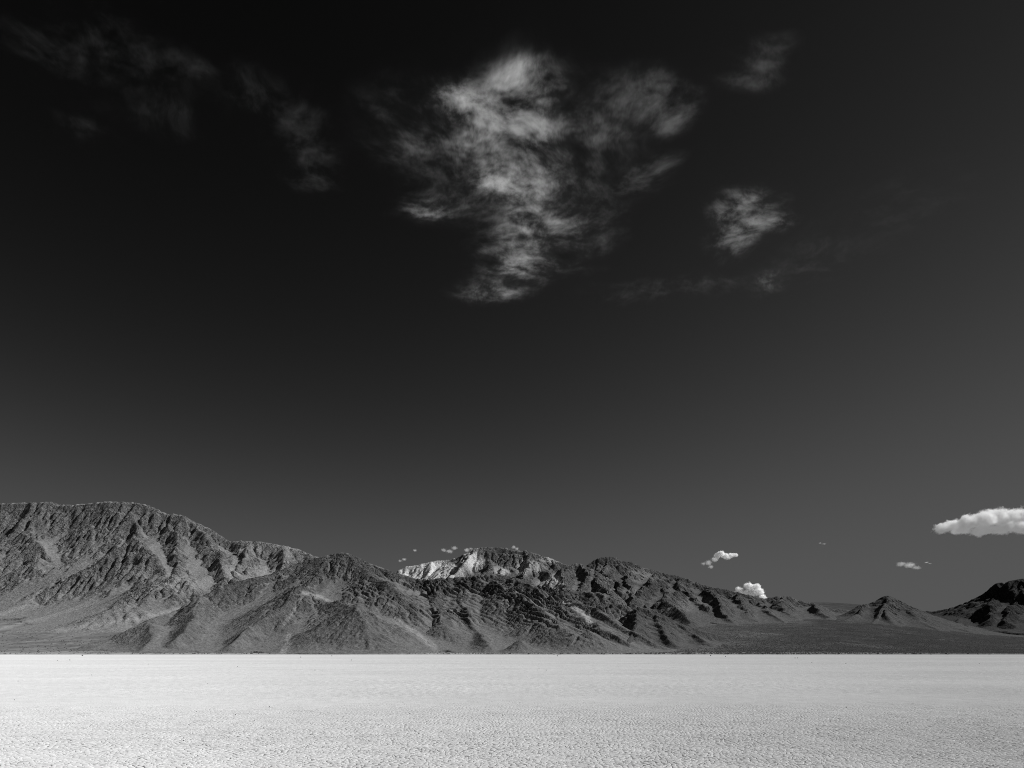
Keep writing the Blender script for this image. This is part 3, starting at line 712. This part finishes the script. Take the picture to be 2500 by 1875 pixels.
def slab_mesh(bl, alt, thick, cell):
    """closed lens-shaped sheet that follows the outline of the blobs"""
    x0 = min(c[0] - 2.2 * r[0] for c, r, w_ in bl); x1 = max(c[0] + 2.2 * r[0] for c, r, w_ in bl)
    y0 = min(c[1] - 2.2 * r[1] for c, r, w_ in bl); y1 = max(c[1] + 2.2 * r[1] for c, r, w_ in bl)
    xs = np.arange(x0, x1, cell); ys = np.arange(y0, y1, cell); X, Y = np.meshgrid(xs, ys); m = X * 0
    for c, r, w_ in bl: m = np.maximum(m, np.clip(1.9 - np.hypot((X - c[0]) / r[0], (Y - c[1]) / r[1]), 0, 1))
    ny, nx = X.shape; keep = (m[:-1, :-1] > 0) & (m[1:, :-1] > 0) & (m[:-1, 1:] > 0) & (m[1:, 1:] > 0)
    idx = np.arange(ny * nx).reshape(ny, nx); n = ny * nx
    h = 1.7 * thick * (0.25 + 0.75 * sstep(0, 0.4, m))
    V = np.concatenate([np.stack([X, Y, alt + h], -1).reshape(-1, 3), np.stack([X, Y, alt - h], -1).reshape(-1, 3)])
    a_, b_, c_, d_ = idx[:-1, :-1], idx[:-1, 1:], idx[1:, 1:], idx[1:, :-1]
    top = np.stack([a_, b_, c_, d_], -1)[keep]; bot = np.stack([d_, c_, b_, a_], -1)[keep] + n
    kp = np.pad(keep, 1); f = [top, bot]
    for (dy, dx, p_, q_) in ((-1, 0, a_, b_), (0, 1, b_, c_), (1, 0, c_, d_), (0, -1, d_, a_)):
        e = keep & ~kp[1 + dy:kp.shape[0] - 1 + dy, 1 + dx:kp.shape[1] - 1 + dx]
        f.append(np.stack([q_[e], p_[e], p_[e] + n, q_[e] + n], -1))
    V, f = compact(V, np.concatenate(f))
    me = bpy.data.meshes.new('wispy_cloud'); me.from_pydata(V.tolist(), [], f.tolist()); me.update()
    me['diag'] = float(np.linalg.norm(V.max(0) - V.min(0)))
    return me

def wisp(label, spots, alt, dens, scale, thr=0.12, seed=0, thick=15, stretch=(1, 1, 1), rate=0.09):
    """spots in the picture laid on a level cloud sheet at height alt: (px, py, rx, ry, weight)"""
    bl = []; alt = alt + (seed - 4) * 140
    for (px, py, rx, ry, wg) in spots:
        y = alt * F / (HY - py); x = (px - CX) / F * y
        y0 = alt * F / (HY - (py + ry)); y1 = alt * F / (HY - (py - ry))
        bl.append(((x, y, alt), (rx / F * y, abs(y0 - y1) / 2, thick), wg))
    me = slab_mesh(bl, alt, thick, 55.0)
    me.materials.append(wisp_material('wisp_vapour', bl, dens, scale, thr, seed, stretch, me['diag']))
    o = bpy.data.objects.new('wispy_cloud', me); sc.collection.objects.link(o)
    tag(o, label, 'cloud', 'clouds')
    return o

AL = 4200
wisp('large bright ragged wispy cloud hanging high in the centre of the sky',
     [(1280, 185, 75, 45, .48), (1235, 265, 110, 65, .62), (1330, 215, 70, 60, .46), (1125, 235, 60, 50, .46), (1290, 335, 65, 55, .5), (1180, 345, 90, 60, .40), (1265, 440, 75, 50, .85), (1190, 440, 65, 35, .55),
      (1290, 550, 80, 60, .5), (1040, 508, 95, 45, .42), (1255, 655, 95, 55, .44), (1195, 722, 105, 32, .38), (1240, 400, 230, 250, .23), (1000, 330, 190, 130, .22), (1460, 290, 190, 120, .24), (1380, 570, 190, 150, .22)], AL, 0.0027, 0.00085, 0.065, 1)
wisp('soft faint cloud patch just right of the large bright cloud', [(1590, 230, 110, 80, .5), (1640, 290, 60, 50, .5), (1520, 190, 80, 50, .4), (1600, 250, 180, 120, .22)], AL, 0.00046, 0.0008, 0.06, 2)
wisp('thin cloud streak slanting upward at the upper right', [(1830, 150, 55, 60, .5), (1780, 205, 90, 30, .5), (1870, 100, 60, 45, .4), (1800, 170, 130, 90, .2)], AL, 0.00028, 0.0009, 0.06, 3)
wisp('tiny faint curl of cloud right of the large bright cloud', [(1590, 420, 50, 45, .5), (1540, 455, 60, 45, .40), (1640, 385, 45, 30, .40), (1590, 430, 120, 80, .2)], AL, 0.00026, 0.0012, 0.06, 4)
wisp('small spreading cloud tuft alone at the right middle of the sky', [(1810, 505, 75, 55, .75), (1880, 545, 60, 26, .6), (1790, 590, 60, 50, .42), (1890, 680, 60, 50, .40), (1820, 540, 150, 120, .22)], AL, 0.0009, 0.0011, 0.065, 5)
wisp('very dim torn cloud in the upper left corner of the sky', [(190, 70, 160, 80, .42), (330, 140, 130, 80, .40), (460, 175, 80, 50, .50), (100, 120, 120, 80, .36), (190, 310, 90, 60, .42), (400, 280, 120, 80, .36), (280, 170, 300, 180, .2)], AL, 0.00011, 0.0011, 0.05, 6)
wisp('very dim cloud trail between the upper left corner and the large cloud', [(600, 220, 110, 70, .40), (720, 280, 90, 60, .45), (790, 390, 80, 70, .48), (770, 440, 80, 50, .42), (940, 200, 50, 60, .42), (730, 320, 220, 170, .2)], AL, 0.00012, 0.0011, 0.05, 7)
wisp('barely visible low cloud veil below the tuft at the right', [(1560, 715, 180, 40, .40), (1990, 640, 160, 80, .36), (1760, 700, 160, 40, .36), (2200, 500, 260, 130, .3)], AL, 0.00012, 0.0009, 0.04, 8)

def cumulus_material(name, blobs, dens, soft, base):
    b = NB(name); p = b.pos(); mask = None
    rad = sum(r[0] for c, r in blobs) / len(blobs)
    n0 = b.n('ShaderNodeTexNoise'); b.set(n0.inputs['Vector'], p); n0.inputs['Scale'].default_value = 0.9 / rad; n0.inputs['Detail'].default_value = 5; n0.inputs['Roughness'].default_value = 0.62
    wv = b.vm('SUBTRACT', n0.outputs['Color'], (0.5, 0.5, 0.5))
    pm = b.vm('MULTIPLY_ADD', wv, (rad * 0.75,) * 3, p)
    for c, r in blobs:
        q = b.vm('MULTIPLY_ADD', pm, tuple(1 / x for x in r), tuple(-ci / x for ci, x in zip(c, r)))
        e = b.math('EXPONENT', b.math('MULTIPLY', b.vm('DOT_PRODUCT', q, q), -1.6))
        mask = e if mask is None else b.math('MAXIMUM', e, mask)
    f = b.noise(pm, 3.2 / rad, 6, 0.6)
    d_ = b.math('MULTIPLY_ADD', b.math('SUBTRACT', f, 0.5), 1.1, b.math('MINIMUM', mask, 0.9))
    d_ = b.mr(d_, 0.36, 0.36 + soft)
    z = b.n('ShaderNodeSeparateXYZ'); b.t.links.new(pm, z.inputs[0])
    d_ = b.math('MULTIPLY', d_, b.mr(z.outputs[2], base, base + rad * 0.5))
    v = b.n('ShaderNodeVolumePrincipled'); v.inputs['Color'].default_value = (1, 1, 1, 1); v.inputs['Anisotropy'].default_value = 0.0
    b.set(v.inputs['Density'], b.math('MULTIPLY', d_, dens)); b.t.links.new(v.outputs[0], b.out.inputs['Volume'])
    b.m.cycles.volume_step_rate = 0.10
    return b.m

def cumulus(label, puffs, depth, mat='cumulus', seed=1):
    """puffs (px, py, r_px[, squash]) at one distance"""
    r = random.Random(seed); bl = []
    for pf in puffs:
        px, py, rp = pf[:3]; sq = pf[3] if len(pf) > 3 else 0.75
        dd = depth + r.uniform(-1, 1) * rp / F * depth * 0.6
        R_ = rp / F * depth
        bl.append((W(px, py, dd), (R_ * 1.4, R_ * 1.4, R_ * sq * 1.4)))
    rad = sum(q[1][0] for q in bl) / len(bl)
    base = min(c[2] - q[2] * 1.3 for c, q in bl)
    me = sphere_mesh([(c, tuple(1.45 * x for x in q)) for c, q in bl], 'cumulus_cloud', 16, 9)
    dens, soft = {'cumulus': (7.0 / rad, 0.35), 'thin': (0.8 / rad, 0.6)}[mat]
    me.materials.append(cumulus_material('cumulus_vapour', bl, dens, soft, base))
    o = bpy.data.objects.new('cumulus_cloud', me); sc.collection.objects.link(o)
    rm = o.modifiers.new('remesh', 'REMESH'); rm.mode = 'VOXEL'; rm.voxel_size = rad * 0.15
    tag(o, label, 'cloud', 'clouds')
    return o

cumulus('large white cumulus cloud cut by the right edge of the picture',
        [(2300, 1290, 18), (2330, 1282, 20), (2365, 1276, 24), (2400, 1268, 26), (2430, 1262, 26), (2465, 1262, 26), (2500, 1264, 28), (2540, 1266, 30), (2350, 1296, 20, .5), (2400, 1295, 26, .5), (2450, 1290, 30, .5), (2500, 1288, 32, .5), (2560, 1285, 34, .5), (2600, 1275, 30)], 15000, seed=2)
cumulus('bright little cloud floating free above the dark ridge', [(1760, 1352, 9), (1751, 1357, 8), (1770, 1357, 9), (1785, 1356, 8), (1795, 1355, 6), (1775, 1362, 8, .5)], 19000, seed=3)
cumulus('thin grey trail hanging below the bright little cloud', [(1745, 1366, 9), (1730, 1374, 9), (1735, 1384, 7), (1718, 1376, 6)], 19400, mat='thin', seed=13)
cumulus('white cumulus cloud rising from behind the dark ridge', [(1805, 1440, 9), (1800, 1446, 7), (1828, 1430, 11), (1845, 1434, 12), (1853, 1445, 12), (1830, 1448, 14), (1862, 1458, 9), (1812, 1452, 10)], 28000, seed=4)
cumulus('small soft grey cloud above the conical hill', [(2200, 1377, 12, .5), (2222, 1380, 14, .5), (2238, 1387, 10, .5)], 18000, mat='thin', seed=5)
cumulus('hair thin cloud fleck between the two white cumulus clouds', [(2002, 1326, 4, .3), (2012, 1328, 5, .3)], 16000, mat='thin', seed=6)
cumulus('hair thin cloud fleck right of the small grey cloud', [(2262, 1373, 5, .3), (2270, 1376, 4, .3)], 18000, mat='thin', seed=7)
cumulus('ragged little cloud just left of the pale peak', [(1083, 1343, 7, .6), (1097, 1346, 9, .6), (1110, 1338, 8, .6)], 16000, mat='thin', seed=8)
cumulus('tiny round cloud in the gap left of the pale peak', [(977, 1369, 6, .5), (987, 1366, 6, .5)], 17000, mat='thin', seed=9)
cumulus('cloud scrap resting against the left side of the pale peak', [(1140, 1343, 8, .6), (1150, 1340, 5, .6)], 16000, mat='thin', seed=10)
cumulus('cloud scrap peeking over the crest right of the pale peak', [(1254, 1336, 6, .7), (1262, 1340, 6, .6)], 16000, mat='thin', seed=11)
cumulus('faintest cloud speck above the gap left of the pale peak', [(1013, 1344, 5, .6)], 16000, mat='thin', seed=12)
